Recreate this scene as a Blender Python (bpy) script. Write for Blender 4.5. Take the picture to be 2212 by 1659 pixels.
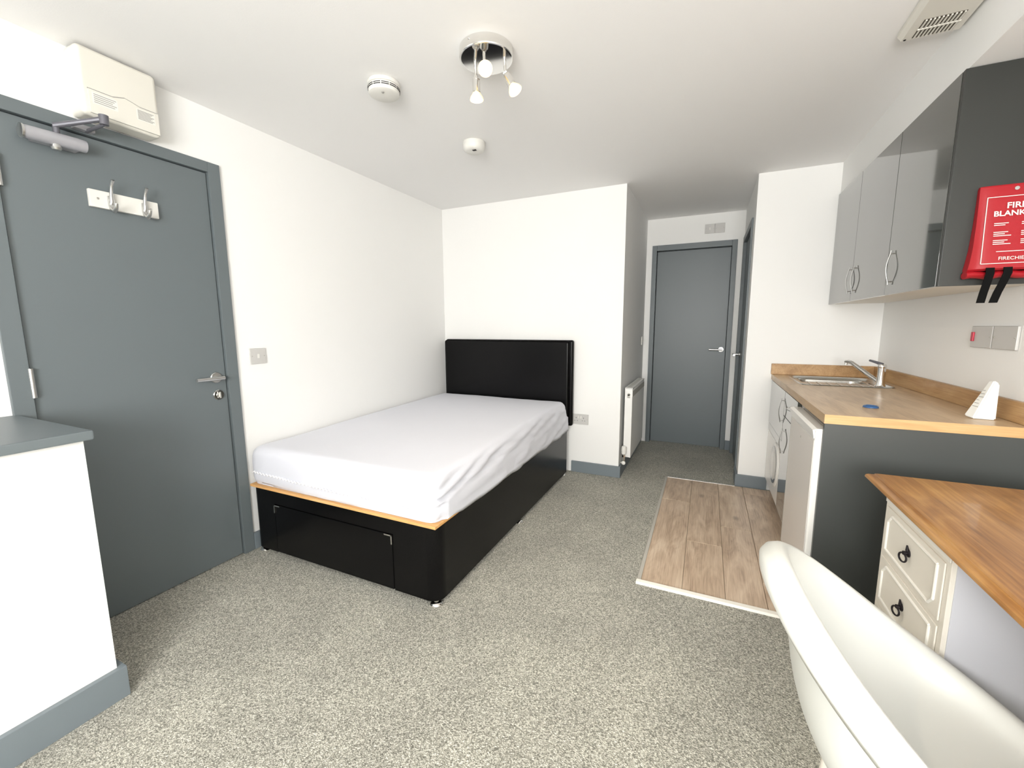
import bpy, bmesh, math, random
from mathutils import Vector, Matrix, noise
random.seed(7)
S = bpy.context.scene
COL = S.collection
for o in list(bpy.data.objects):
    bpy.data.objects.remove(o)
PI = math.pi

# ------------------------------------------------------------------ camera
CAM = dict(pos=(2.3298, -3.4778, 1.277), yaw=-0.4336, pitch=-0.1373, roll=-0.0048, f=904.14)
cd = bpy.data.cameras.new('camera'); cam = bpy.data.objects.new('camera', cd); COL.objects.link(cam)
cd.sensor_width = 36.0; cd.lens = CAM['f'] * 36.0 / 2212.0; cd.clip_start = 0.02
_y, _p, _r = CAM['yaw'], CAM['pitch'], CAM['roll']
_f = Vector((math.sin(_y) * math.cos(_p), math.cos(_y) * math.cos(_p), math.sin(_p)))
_rt = Vector((math.cos(_y), -math.sin(_y), 0)); _up = _rt.cross(_f)
_r2 = _rt * math.cos(_r) + _up * math.sin(_r); _u2 = _up * math.cos(_r) - _rt * math.sin(_r)
mw = Matrix((( _r2.x, _u2.x, -_f.x, CAM['pos'][0]), (_r2.y, _u2.y, -_f.y, CAM['pos'][1]), (_r2.z, _u2.z, -_f.z, CAM['pos'][2]), (0, 0, 0, 1)))
cam.matrix_world = mw
S.camera = cam

# ------------------------------------------------------------------ world, daylight, exposure
w = bpy.data.worlds.new('overcast_sky'); S.world = w; w.use_nodes = True
bg = w.node_tree.nodes['Background']; bg.inputs[0].default_value = (0.86, 0.93, 1.0, 1); bg.inputs[1].default_value = 2.2
la = bpy.data.lights.new('window_daylight', 'AREA'); la.shape = 'RECTANGLE'; la.size = 1.9; la.size_y = 1.35
la.energy = 168; la.color = (1.0, 0.98, 0.945)
lo = bpy.data.objects.new('window_daylight', la); COL.objects.link(lo)
lo.location = (2.45, -5.40, 1.47); lo.rotation_euler = (math.radians(90), 0, 0)   # faces +Y, just outside the window behind the camera
S.view_settings.view_transform = 'Standard'; S.view_settings.look = 'None'
S.view_settings.gamma = 1.0; S.view_settings.use_curve_mapping = False
S.view_settings.exposure = 0.54

# ------------------------------------------------------------------ helpers
def lin(r, g, b):
    def c(v):
        v /= 255.0
        return v / 12.92 if v <= 0.04045 else ((v + 0.055) / 1.055) ** 2.4
    return (c(r), c(g), c(b), 1.0)

MATS = {}
def mat(name, col, rough=0.5, metal=0.0, coat=0.0, bump=None, emit=None, spec=None, sheen=0.0):
    m = bpy.data.materials.new(name); m.use_nodes = True; nt = m.node_tree
    b = nt.nodes['Principled BSDF']
    b.inputs['Base Color'].default_value = col; b.inputs['Roughness'].default_value = rough; b.inputs['Metallic'].default_value = metal
    b.inputs['Coat Weight'].default_value = coat; b.inputs['Coat Roughness'].default_value = 0.04
    if spec is not None: b.inputs['Specular IOR Level'].default_value = spec
    if sheen: b.inputs['Sheen Weight'].default_value = sheen
    if emit:
        b.inputs['Emission Color'].default_value = emit[0]; b.inputs['Emission Strength'].default_value = emit[1]
    if bump:
        tc = nt.nodes.new('ShaderNodeTexCoord'); n = nt.nodes.new('ShaderNodeTexNoise'); bp = nt.nodes.new('ShaderNodeBump')
        n.inputs['Scale'].default_value = bump[0]; n.inputs['Detail'].default_value = 4
        bp.inputs['Strength'].default_value = bump[1]; bp.inputs['Distance'].default_value = bump[2]
        nt.links.new(tc.outputs['Object'], n.inputs['Vector']); nt.links.new(n.outputs['Fac'], bp.inputs['Height'])
        nt.links.new(bp.outputs['Normal'], b.inputs['Normal'])
    MATS[name] = m
    return m

def ramp(nt, stops):
    r = nt.nodes.new('ShaderNodeValToRGB'); e = r.color_ramp.elements
    while len(e) < len(stops): e.new(0.5)
    for k, (pos, c) in enumerate(stops):
        e[k].position = pos; e[k].color = c
    return r

def wood(name, dark, mid, light, axis='Y', rough=0.45, fine=60, knots=True, coat=0.0, figure=1.0, rand=False):
    m = bpy.data.materials.new(name); m.use_nodes = True; nt = m.node_tree; L = nt.links.new
    b = nt.nodes['Principled BSDF']; b.inputs['Roughness'].default_value = rough; b.inputs['Coat Weight'].default_value = coat
    tc = nt.nodes.new('ShaderNodeTexCoord'); src = tc.outputs['Object']
    if rand:
        oi = nt.nodes.new('ShaderNodeObjectInfo'); vm = nt.nodes.new('ShaderNodeVectorMath'); vm.operation = 'MULTIPLY_ADD'
        cx = nt.nodes.new('ShaderNodeCombineXYZ')
        for i in range(3): L(oi.outputs['Random'], cx.inputs[i])
        vm.inputs[1].default_value = (37.0, 53.0, 11.0); L(cx.outputs[0], vm.inputs[0]); L(src, vm.inputs[2]); src = vm.outputs[0]
    def stretch(s_along, s_across):
        mp = nt.nodes.new('ShaderNodeMapping')
        sc = [s_across] * 3; sc['XYZ'.index(axis)] = s_along
        mp.inputs['Scale'].default_value = sc; L(src, mp.inputs['Vector']); return mp.outputs[0]
    n1 = nt.nodes.new('ShaderNodeTexNoise'); n1.inputs['Scale'].default_value = 1.0; n1.inputs['Detail'].default_value = 6; n1.inputs['Distortion'].default_value = 1.6 * figure
    L(stretch(2.2, 11.0), n1.inputs['Vector'])
    n2 = nt.nodes.new('ShaderNodeTexNoise'); n2.inputs['Scale'].default_value = 1.0; n2.inputs['Detail'].default_value = 3; n2.inputs['Distortion'].default_value = .4
    L(stretch(fine * .12, fine * 3.0), n2.inputs['Vector'])
    mx = nt.nodes.new('ShaderNodeMix'); mx.data_type = 'FLOAT'; mx.inputs['Factor'].default_value = 0.38
    L(n1.outputs['Fac'], mx.inputs[2]); L(n2.outputs['Fac'], mx.inputs[3])
    rp = ramp(nt, [(0.34, dark), (0.5, mid), (0.64, light)]); L(mx.outputs[0], rp.inputs['Fac'])
    out = rp.outputs['Color']
    if knots:
        v = nt.nodes.new('ShaderNodeTexVoronoi'); v.inputs['Scale'].default_value = 1.0; L(stretch(2.6, 5.5), v.inputs['Vector'])
        kr = ramp(nt, [(0.03, (1, 1, 1, 1)), (0.13, (0, 0, 0, 1))]); L(v.outputs['Distance'], kr.inputs['Fac'])
        km = nt.nodes.new('ShaderNodeMix'); km.data_type = 'RGBA'; km.inputs[7].default_value = tuple(c * .45 for c in dark[:3]) + (1,)
        kf = nt.nodes.new('ShaderNodeMath'); kf.operation = 'MULTIPLY'; kf.inputs[1].default_value = .75; L(kr.outputs['Color'], kf.inputs[0])
        L(kf.outputs[0], km.inputs[0]); L(out, km.inputs[6]); out = km.outputs[2]
    L(out, b.inputs['Base Color'])
    bp = nt.nodes.new('ShaderNodeBump'); bp.inputs['Strength'].default_value = .08; bp.inputs['Distance'].default_value = .001
    L(n2.outputs['Fac'], bp.inputs['Height']); L(bp.outputs['Normal'], b.inputs['Normal'])
    MATS[name] = m
    return m

def carpet_mat():
    m = bpy.data.materials.new('carpet'); m.use_nodes = True; nt = m.node_tree; L = nt.links.new
    b = nt.nodes['Principled BSDF']; b.inputs['Roughness'].default_value = 0.95; b.inputs['Specular IOR Level'].default_value = .1
    b.inputs['Sheen Weight'].default_value = .15
    tc = nt.nodes.new('ShaderNodeTexCoord')
    n1 = nt.nodes.new('ShaderNodeTexNoise'); n1.inputs['Scale'].default_value = 190; n1.inputs['Detail'].default_value = 3; n1.inputs['Roughness'].default_value = .75
    n2 = nt.nodes.new('ShaderNodeTexNoise'); n2.inputs['Scale'].default_value = 3.0; n2.inputs['Detail'].default_value = 3
    v = nt.nodes.new('ShaderNodeTexVoronoi'); v.inputs['Scale'].default_value = 260
    for n in (n1, n2, v): L(tc.outputs['Object'], n.inputs['Vector'])
    rp = ramp(nt, [(0.34, lin(100, 99, 90)), (0.5, lin(174, 172, 160)), (0.65, lin(236, 233, 221))]); L(n1.outputs['Fac'], rp.inputs['Fac'])
    r2 = ramp(nt, [(0.3, (.86, .86, .86, 1)), (0.7, (1.08, 1.08, 1.07, 1))]); L(n2.outputs['Fac'], r2.inputs['Fac'])
    mx = nt.nodes.new('ShaderNodeMix'); mx.data_type = 'RGBA'; mx.blend_type = 'MULTIPLY'; mx.inputs[0].default_value = 1
    L(rp.outputs[0], mx.inputs[6]); L(r2.outputs[0], mx.inputs[7]); L(mx.outputs[2], b.inputs['Base Color'])
    ad = nt.nodes.new('ShaderNodeMath'); ad.operation = 'ADD'; L(n1.outputs['Fac'], ad.inputs[0]); L(v.outputs['Distance'], ad.inputs[1])
    bp = nt.nodes.new('ShaderNodeBump'); bp.inputs['Strength'].default_value = .8; bp.inputs['Distance'].default_value = .006
    L(ad.outputs[0], bp.inputs['Height']); L(bp.outputs[0], b.inputs['Normal'])
    MATS['carpet'] = m

def pane_mat():
    m = bpy.data.materials.new('pane_glass'); m.use_nodes = True; nt = m.node_tree; nt.nodes.clear(); L = nt.links.new
    o = nt.nodes.new('ShaderNodeOutputMaterial'); t = nt.nodes.new('ShaderNodeBsdfTransparent'); g = nt.nodes.new('ShaderNodeBsdfGlossy')
    g.inputs['Roughness'].default_value = 0.0; x = nt.nodes.new('ShaderNodeMixShader'); x.inputs[0].default_value = .06
    L(t.outputs[0], x.inputs[1]); L(g.outputs[0], x.inputs[2]); L(x.outputs[0], o.inputs[0]); MATS['pane_glass'] = m

mat('wall_paint', (0.87, 0.868, 0.85, 1), .75, bump=(180, .12, .0015))
mat('ceiling_paint', (0.88, 0.875, 0.865, 1), .85, bump=(180, .15, .0015))
mat('grey_paint', lin(103, 111, 114), .42, bump=(60, .06, .001))
mat('skirting_paint', lin(116, 125, 131), .4)
mat('black_leather', (0.0018, 0.0018, 0.0021, 1), .27, bump=(260, .10, .001), spec=.22)
mat('black_fabric', (0.004, 0.004, 0.004, 1), .8, spec=.1)
mat('silver_plastic', (0.55, 0.55, 0.56, 1), .35, .6)
mat('chrome', (0.80, 0.79, 0.77, 1), .08, 1.0)
mat('satin_steel', (0.62, 0.62, 0.61, 1), .28, 1.0)
mat('closer_silver', (0.42, 0.42, 0.45, 1), .45, .35)
mat('arm_grey', (0.13, 0.13, 0.15, 1), .45, .3)
mat('white_plastic', (0.72, 0.71, 0.67, 1), .38)
mat('switch_plastic', (0.56, 0.55, 0.53, 1), .4)
mat('cream_plastic', (0.72, 0.70, 0.635, 1), .45)
mat('dark_slot', (0.02, 0.02, 0.02, 1), .7)
mat('brown_slot', (0.075, 0.062, 0.045, 1), .8)
mat('print_grey', (0.33, 0.32, 0.30, 1), .7)
mat('label_paper', (0.78, 0.77, 0.72, 1), .6)
mat('sheet', (0.70, 0.71, 0.775, 1), .85, bump=(420, .15, .0008), sheen=.2)
mat('seam_white', (0.86, 0.86, 0.89, 1), .8)
mat('radiator_white', (0.82, 0.815, 0.79, 1), .35)
mat('grille_grey', (0.42, 0.41, 0.37, 1), .5)
mat('gloss_grey', (0.058, 0.061, 0.054, 1), .06, coat=.9)
mat('carcass_cream', (0.80, 0.76, 0.68, 1), .5)
mat('carcass_dark', (0.045, 0.047, 0.05, 1), .5)
mat('panel_dark', (0.026, 0.028, 0.025, 1), .35)
mat('panel_grey', (0.055, 0.06, 0.058, 1), .42)
mat('appliance_white', (0.84, 0.83, 0.80, 1), .22)
mat('fridge_door', (0.80, 0.76, 0.72, 1), .3)
mat('porthole_dark', (0.02, 0.02, 0.022, 1), .1, coat=.4)
mat('steel', (0.50, 0.49, 0.46, 1), .25, 1.0)
mat('blue_plastic', lin(48, 88, 136), .35)
mat('card_white', (0.84, 0.84, 0.80, 1), .6)
mat('red_pouch', lin(158, 8, 24), .5, bump=(90, .2, .002))
mat('print_white', (0.80, 0.70, 0.64, 1), .6)
mat('red_rocker', lin(190, 30, 60), .4)
mat('cream_paint', (0.78, 0.74, 0.66, 1), .45)
mat('moulding_white', (0.85, 0.83, 0.77, 1), .4)
mat('panel_shade', (0.60, 0.61, 0.655, 1), .5)  # cool tint: shade on the desk pedestal's side put into the colour
mat('iron', (0.02, 0.016, 0.018, 1), .45, .6)
mat('chair_plastic', (0.70, 0.71, 0.675, 1), .33)
mat('trim_white', (0.86, 0.83, 0.76, 1), .4)
mat('trim_grey', (0.48, 0.46, 0.41, 1), .45)
mat('trim_metal', (0.75, 0.74, 0.70, 1), .3, .8)
mat('bulb_glow', (1, .9, .7, 1), .3, emit=((1.0, .76, .32, 1), 2.6))
mat('bulb_glass', (1, .85, .6, 1), .2, emit=((1.0, .60, .17, 1), .55))
mat('pvc_white', (0.85, 0.85, 0.85, 1), .3)
wood('bed_board', lin(205, 150, 90), lin(222, 170, 108), lin(232, 186, 128), 'X', .6, knots=False)
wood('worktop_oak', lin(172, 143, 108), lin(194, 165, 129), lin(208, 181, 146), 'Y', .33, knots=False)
wood('upstand_oak_shade', lin(150, 113, 70), lin(176, 138, 92), lin(192, 156, 110), 'Y', .4, knots=False)  # darker copy of the worktop oak, the upstand's shading put into the colour
wood('worktop_edge', lin(190, 150, 100), lin(202, 163, 113), lin(212, 175, 127), 'X', .45, knots=False)
wood('desk_pine', lin(116, 72, 30), lin(154, 106, 54), lin(180, 134, 76), 'Y', .3, 40, True, .25)
wood('laminate', lin(164, 141, 120), lin(198, 175, 151), lin(216, 196, 173), 'Y', .33, 60, True, .1, 1.3, True)
wood('chair_beech', lin(180, 135, 85), lin(200, 156, 104), lin(214, 172, 122), 'Z', .5, knots=False)
carpet_mat(); pane_mat()

def box(bm, x0, x1, y0, y1, z0, z1, bev=0.0, seg=2):
    g = bmesh.ops.create_cube(bm, size=1.0)['verts']
    for v in g:
        v.co = Vector((x0 + (v.co.x + .5) * (x1 - x0), y0 + (v.co.y + .5) * (y1 - y0), z0 + (v.co.z + .5) * (z1 - z0)))
    if bev > 0:
        es = {e for v in g for e in v.link_edges}
        bmesh.ops.bevel(bm, geom=list(es), offset=bev, segments=seg, affect='EDGES', profile=.5)

def frame_of(d):
    d = d.normalized(); a = Vector((0, 0, 1)) if abs(d.z) < .9 else Vector((1, 0, 0))
    u = a.cross(d).normalized(); return u, d.cross(u).normalized()

def rings(bm, rs, close=True, cap=True):
    vs = [[bm.verts.new(q) for q in r] for r in rs]
    n = len(vs[0])
    for a, b in zip(vs, vs[1:]):
        for i in range(n if close else n - 1):
            j = (i + 1) % n
            bm.faces.new((a[i], a[j], b[j], b[i]))
    if cap:
        bm.faces.new(list(reversed(vs[0]))); bm.faces.new(vs[-1])
    return vs

def tube(bm, pts, r, n=10):
    pts = [Vector(q) for q in pts]; rs = r if isinstance(r, (list, tuple)) else [r] * len(pts)
    out = []; u = None
    for i, q in enumerate(pts):
        d = (pts[min(i + 1, len(pts) - 1)] - pts[max(i - 1, 0)]).normalized()
        if u is None: u, _ = frame_of(d)
        u = (u - d * u.dot(d)).normalized(); w_ = d.cross(u)
        out.append([q + (u * math.cos(2 * PI * k / n) + w_ * math.sin(2 * PI * k / n)) * rs[i] for k in range(n)])
    rings(bm, out)

def lathe(bm, prof, c, ax=(0, 0, 1), n=32, cap=True):
    c = Vector(c); ax = Vector(ax).normalized(); u, w_ = frame_of(ax)
    rings(bm, [[c + ax * h + (u * math.cos(2 * PI * k / n) + w_ * math.sin(2 * PI * k / n)) * max(r, 1e-4) for k in range(n)] for r, h in prof], cap=cap)

def prism(bm, poly, axis, a, b):
    """poly: 2D outline in the plane normal to axis (0,1,2), extruded from a to b"""
    def P(q, t):
        if axis == 0: return Vector((t, q[0], q[1]))
        if axis == 1: return Vector((q[0], t, q[1]))
        return Vector((q[0], q[1], t))
    rings(bm, [[P(q, a) for q in poly], [P(q, b) for q in poly]])

def wpos(o):
    v = Vector((0, 0, 0))
    while o: v = v + o.location; o = o.parent
    return v

def obj(name, bm, m, parent=None, smooth=True, angle=35, solid=0.0, sub=0):
    bmesh.ops.recalc_face_normals(bm, faces=bm.faces[:])
    me = bpy.data.meshes.new(name)
    xs = [v.co for v in bm.verts]
    if parent is None:
        base = Vector(((min(c.x for c in xs) + max(c.x for c in xs)) / 2, (min(c.y for c in xs) + max(c.y for c in xs)) / 2, min(c.z for c in xs)))
    else:
        base = wpos(parent)
    bm.to_mesh(me); bm.free()
    me.transform(Matrix.Translation(-base))
    me.materials.append(MATS[m] if isinstance(m, str) else m)
    o = bpy.data.objects.new(name, me); COL.objects.link(o)
    if parent is None: o.location = base
    else: o.parent = parent
    if smooth:
        for p in me.polygons: p.use_smooth = True
        me.set_sharp_from_angle(angle=math.radians(angle))
        if angle <= 60:
            wn = o.modifiers.new('weighted_normals', 'WEIGHTED_NORMAL'); wn.keep_sharp = True; wn.weight = 90
    if solid:
        s = o.modifiers.new('thickness', 'SOLIDIFY'); s.thickness = solid; s.offset = 0
    if sub:
        s = o.modifiers.new('smooth', 'SUBSURF'); s.levels = sub; s.render_levels = sub
    return o

def part(name, m, parent, *boxes, bev=0.0, **kw):
    bm = bmesh.new()
    for q in boxes: box(bm, *q, bev=bev)
    return obj(name, bm, m, parent, **kw)

def tag(o, label, cat, group=None):
    o['label'] = label; o['category'] = cat
    if group: o['group'] = group
    return o

def thing(name, loc, label, cat, group=None):
    o = bpy.data.objects.new(name, None); COL.objects.link(o); o.location = loc; o.empty_display_size = .05
    return tag(o, label, cat, group)

def struct(o, label=None):
    o['kind'] = 'structure'
    if label: o['label'] = label
    return o

def sempty(name, loc, label):
    o = bpy.data.objects.new(name, None); COL.objects.link(o); o.location = loc; o.empty_display_size = .05
    return struct(o, label)

def text(name, s, size, m, parent, mtx, bold=0.0, align='CENTER'):
    c = bpy.data.curves.new(name, 'FONT'); c.body = s; c.size = size; c.align_x = align; c.align_y = 'CENTER'; c.offset = bold; c.extrude = .0002
    t = bpy.data.objects.new(name + '_curve', c); COL.objects.link(t)
    dg = bpy.context.evaluated_depsgraph_get(); me = bpy.data.meshes.new_from_object(t.evaluated_get(dg))
    bpy.data.objects.remove(t); bpy.data.curves.remove(c)
    me.transform(Matrix.Translation(-wpos(parent)) @ mtx)
    me.materials.clear(); me.materials.append(MATS[m])
    o = bpy.data.objects.new(name, me); COL.objects.link(o); o.parent = parent
    return o

# ------------------------------------------------------------------ measures of the room
H = 2.366; XA = 1.709; YA = 1.265; YP = 0.20; XP = 2.6125; XR = 3.411; XC = 3.100; XB = 3.109
ZC0 = 1.4164; ZC1 = 2.1577; YN = -1.3665; YF = -5.20; ZD = 2.10; T = .10

# ------------------------------------------------------------------ shell
bm = bmesh.new()   # carpet with the laminate patch left out (the laminate sits on the bare floor next to it)
LX0, LX1, LY0, LY1 = 2.079, 3.41, -1.452, 0.168
box(bm, -T, LX0, YF - T, YA + T, -.05, 0); box(bm, LX0, XR + T, YF - T, LY0, -.05, 0); box(bm, LX0, XR + T, LY1, YA + T, -.05, 0)
struct(obj('floor', bm, 'carpet', smooth=False), 'grey speckled carpet on the floor')
struct(part('ceiling', 'ceiling_paint', None, (-T, XR + T, YF - T, YA + T, H, H + .08), smooth=False), 'white ceiling')

EY0, EY1 = -2.872, -2.038            # entry door frame, outer
struct(part('wall_left', 'wall_paint', None, (-T, 0, YF - T, EY0, 0, H), (-T, 0, EY1, 0.0, 0, H), (-T, 0, EY0, EY1, ZD, H), smooth=False), 'white wall beside the bed')
struct(part('wall_back', 'wall_paint', None, (-T, XA, 0, T, 0, H), smooth=False), 'white wall behind the headboard')
struct(part('wall_alcove_left', 'wall_paint', None, (XA - T, XA, T, YA, 0, H), smooth=False), 'white alcove side wall behind the radiator')
FX0, FX1 = 1.767, 2.5555             # far door frame, outer
struct(part('wall_alcove_back', 'wall_paint', None, (XA - T, FX0, YA, YA + T, 0, H), (FX1, XP + T, YA, YA + T, 0, H), (FX0, FX1, YA, YA + T, ZD, H), smooth=False), 'white alcove end wall around the far door')
SY0, SY1 = 0.372, 1.20               # side door frame, outer
struct(part('wall_alcove_right', 'wall_paint', None, (XP, XP + T, YP + T, SY0, 0, H), (XP, XP + T, SY1, YA, 0, H), (XP, XP + T, SY0, SY1, ZD, H), smooth=False), 'white alcove side wall around the narrow-seen door')
struct(part('wall_pier', 'wall_paint', None, (XP, XR + T, YP, YP + T, 0, H), smooth=False), 'white wall at the end of the worktop')
struct(part('wall_right', 'wall_paint', None, (XR, XR + T, YF - T, YP, 0, H), smooth=False), 'white wall behind the worktop')
struct(part('wall_bulkhead', 'wall_paint', None, (XB, XR, YF, YP, ZC1 + .001, H), smooth=False), 'white boxed bulkhead above the wall cabinets')
WX0, WX1, WZ0, WZ1 = 1.55, 3.30, .85, 2.05
struct(part('wall_front', 'wall_paint', None, (0, WX0, YF - T, YF, 0, H), (WX1, XR, YF - T, YF, 0, H), (WX0, WX1, YF - T, YF, 0, WZ0), (WX0, WX1, YF - T, YF, WZ1, H), smooth=False), 'white wall with the window')
win = sempty('window_1', ((WX0 + WX1) / 2, YF - .06, WZ0), 'wide white framed window')
fw = .055
part('window_frame', 'pvc_white', win, (WX0, WX1, YF - .09, YF - .03, WZ0, WZ0 + fw), (WX0, WX1, YF - .09, YF - .03, WZ1 - fw, WZ1), (WX0, WX0 + fw, YF - .09, YF - .03, WZ0, WZ1), (WX1 - fw, WX1, YF - .09, YF - .03, WZ0, WZ1),
     ((WX0 + WX1) / 2 - fw / 2, (WX0 + WX1) / 2 + fw / 2, YF - .09, YF - .03, WZ0, WZ1))
for x0, x1 in ((WX0 + fw, (WX0 + WX1) / 2 - fw / 2), ((WX0 + WX1) / 2 + fw / 2, WX1 - fw)):
    part('pane', 'pane_glass', win, (x0, x1, YF - .064, YF - .06, WZ0 + fw, WZ1 - fw), smooth=False)

# low boxed wall with grey ledge beside the entry door
LWX, LWY = .535, -2.872
struct(part('wall_low', 'wall_paint', None, (0, LWX, YF, LWY, 0, .925), smooth=False), 'low white boxed wall beside the entry door')
struct(part('trim_1', 'grey_paint', None, (.0, .577, YF, -2.858, .9255, .957), bev=.006), 'grey painted ledge on the low wall')

# skirting boards
def skirt(name, label, *bx):
    struct(part(name, 'skirting_paint', None, *bx, bev=.003), label)
SH = .098; ST = .018
skirt('baseboard_back', 'grey skirting below the socket', (1.30, XA + ST, -ST, 0, 0, SH))
skirt('baseboard_left', 'grey skirting between door frame and bed', (0, ST, EY1 + .001, -ST, 0, SH))
skirt('baseboard_alcove', 'grey skirting below the radiator', (XA, XA + ST, .0, YA - .001, 0, SH))
skirt('baseboard_far', 'grey skirting beside the far door', (FX1 + .001, XP, YA - ST, YA, 0, SH))
skirt('baseboard_pier', 'grey skirting at the end of the laminate', (XP - ST, 2.812, YP - ST, YP, 0, SH), (XP - ST, XP, YP, SY0 - .001, 0, SH))
skirt('baseboard_low', 'grey skirting round the low wall', (LWX, LWX + .02, YF, LWY + .02, 0, .112), (.02, LWX, LWY, LWY + .02, 0, .112))

# laminate patch: planks in rows along the room
lam = sempty('laminate_floor', (2.45, -.64, 0), 'patch of oak laminate planks in front of the kitchen units')
part('underlay', 'trim_grey', lam, (LX0, LX1, LY0, LY1, -.05, -.004), smooth=False)
rows = [(LX0 + .012, 2.285, [-.32]), (2.285, 2.475, [-.91]), (2.475, 2.648, [-.63]), (2.648, 2.84, [-1.2, .02]), (2.84, 3.03, [-.5]), (3.03, 3.40, [-.9])]
for i, (x0, x1, cuts) in enumerate(rows):
    ys = [LY0 + .014] + sorted(cuts) + [LY1 - .004]
    for a, b in zip(ys, ys[1:]):
        bm = bmesh.new(); box(bm, x0 + .0008, x1 - .0008, a + .0008, b - .0008, -.004, .006, bev=.0016, seg=1)
        obj('plank', bm, 'laminate', lam)
bm = bmesh.new(); prism(bm, [(LX0 - .008, 0), (LX0 - .003, .009), (LX0 + .014, .011), (LX0 + .014, 0)], 1, LY0, LY1); obj('edge_trim', bm, 'trim_grey', lam, smooth=False)['label'] = 'grey edge strip'
bm = bmesh.new(); prism(bm, [(LY0 - .012, 0), (LY0 - .006, .010), (LY0 + .015, .012), (LY0 + .015, 0)], 0, LX0 - .006, 2.79); obj('edge_trim', bm, 'trim_white', lam, smooth=False)['label'] = 'white edge strip'
part('edge_trim', 'trim_metal', lam, (LX0, XP - ST, LY1 - .006, LY1 + .008, 0, .008))['label'] = 'thin metal threshold strip'

# ------------------------------------------------------------------ doors
def lever(parent, base, n, along, length, r_rose=.026):
    """lever handle on a face; n outward normal, along = lever direction"""
    base = Vector(base); n = Vector(n); along = Vector(along)
    bm = bmesh.new(); lathe(bm, [(r_rose, 0), (r_rose, .006), (r_rose - .003, .009), (.010, .010), (.009, .045)], base, n, 28)
    h = obj('lever_handle', bm, 'satin_steel', parent)
    bm = bmesh.new(); e = base + n * .052
    tube(bm, [e - along * .014, e, e + along * (length * .5), e + along * length], .0095, 14)
    obj('lever', bm, 'satin_steel', h); return h

d1 = sempty('door_1', (0, (EY0 + EY1) / 2, 0), 'grey entry door with door closer and white hook rail')
bm = bmesh.new(); fi = .058
box(bm, -T, .016, EY1 - fi, EY1, 0, ZD, .003); box(bm, -T, .016, EY0, EY0 + fi, 0, ZD, .003); box(bm, -T, .016, EY0 + fi, EY1 - fi, ZD - .05, ZD, .003)
box(bm, -T, -.045, EY1 - fi - .015, EY1 - fi, 0, ZD - .05); box(bm, -T, -.045, EY0 + fi, EY0 + fi + .015, 0, ZD - .05); box(bm, -T, -.045, EY0 + fi, EY1 - fi, ZD - .065, ZD - .05)
obj('door_frame', bm, 'grey_paint', d1)
LY_A, LY_B = EY0 + fi + .004, EY1 - fi - .004
leaf = part('door_leaf', 'grey_paint', d1, (-.044, .0, LY_A, LY_B, .006, ZD - .054), bev=.002)
hp = lever(d1, (.0005, -2.150, 1.017), (1, 0, 0), (0, -1, 0), .118, .028)
bm = bmesh.new(); lathe(bm, [(.027, 0), (.027, .006), (.024, .009), (.012, .009), (.012, .014)], (.0005, -2.146, .925), (1, 0, 0), 28); lk = obj('lock', bm, 'chrome', d1)
bm = bmesh.new(); box(bm, .0145, .024, -2.149, -2.143, .908, .942, .002); obj('thumb_turn', bm, 'satin_steel', lk)
for z in (.24, 1.07, 1.84):
    bm = bmesh.new(); tube(bm, [(.012, LY_A - .002, z - .056), (.012, LY_A - .002, z + .056)], .0085, 12); box(bm, .0004, .006, LY_A - .008, LY_A + .005, z - .055, z + .055); hg = obj('hinge', bm, 'satin_steel', d1)
# overhead closer
bm = bmesh.new()
tube(bm, [(.050, -2.748, 1.985), (.050, -2.735, 1.985), (.050, -2.60, 1.990), (.050, -2.575, 1.990)], [.022, .0235, .0235, .0225], 24)
box(bm, .0004, .040, -2.72, -2.59, 1.968, 2.008, .004)
cl = obj('door_closer', bm, 'closer_silver', d1)
bm = bmesh.new(); lathe(bm, [(.014, 0), (.016, -.012), (.012, -.02)], (.05, -2.662, 1.968), (0, 0, 1), 20); lathe(bm, [(.025, 0), (.025, .006), (.014, .01)], (.05, -2.747, 1.985), (0, -1, 0), 24); obj('pivot_cap', bm, 'satin_steel', cl)
bm = bmesh.new()
tube(bm, [(.050, -2.655, 2.005), (.050, -2.655, 2.035)], .010, 14)
tube(bm, [(.050, -2.660, 2.036), (.105, -2.600, 2.062), (.150, -2.548, 2.085)], [.010, .009, .010], 10)
tube(bm, [(.150, -2.548, 2.063), (.150, -2.548, 2.098)], [.014, .0155], 16)
tube(bm, [(.150, -2.548, 2.066), (.09, -2.552, 2.062), (.03, -2.558, 2.058)], .007, 10)
obj('closer_arm', bm, 'arm_grey', cl)
part('bracket', 'closer_silver', cl, (.016, .045, -2.60, -2.535, 2.056, 2.076), bev=.003)

d2 = sempty('door_2', ((FX0 + FX1) / 2, YA, 0), 'grey door at the far end of the alcove')
bm = bmesh.new(); fi = .045
box(bm, FX0, FX0 + fi, YA - .014, YA + T, 0, ZD, .003); box(bm, FX1 - fi, FX1, YA - .014, YA + T, 0, ZD, .003); box(bm, FX0 + fi, FX1 - fi, YA - .014, YA + T, ZD - .055, ZD, .003)
box(bm, FX0 + fi, FX0 + fi + .016, YA + .0865, YA + T, 0, ZD - .055); box(bm, FX1 - fi - .016, FX1 - fi, YA + .0865, YA + T, 0, ZD - .055); box(bm, FX0 + fi, FX1 - fi, YA + .0865, YA + T, ZD - .071, ZD - .055)
obj('door_frame', bm, 'grey_paint', d2)
part('door_leaf', 'grey_paint', d2, (FX0 + fi + .003, FX1 - fi - .003, YA + .045, YA + .085, .004, ZD - .058), bev=.002)
lever(d2, (2.468, YA + .0445, 1.03), (0, -1, 0), (-1, 0, 0), .11, .027)
d3 = sempty('door_3', (XP, (SY0 + SY1) / 2, 0), 'grey door in the alcove side wall beside the kitchen pier')
bm = bmesh.new(); fi = .055
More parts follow.
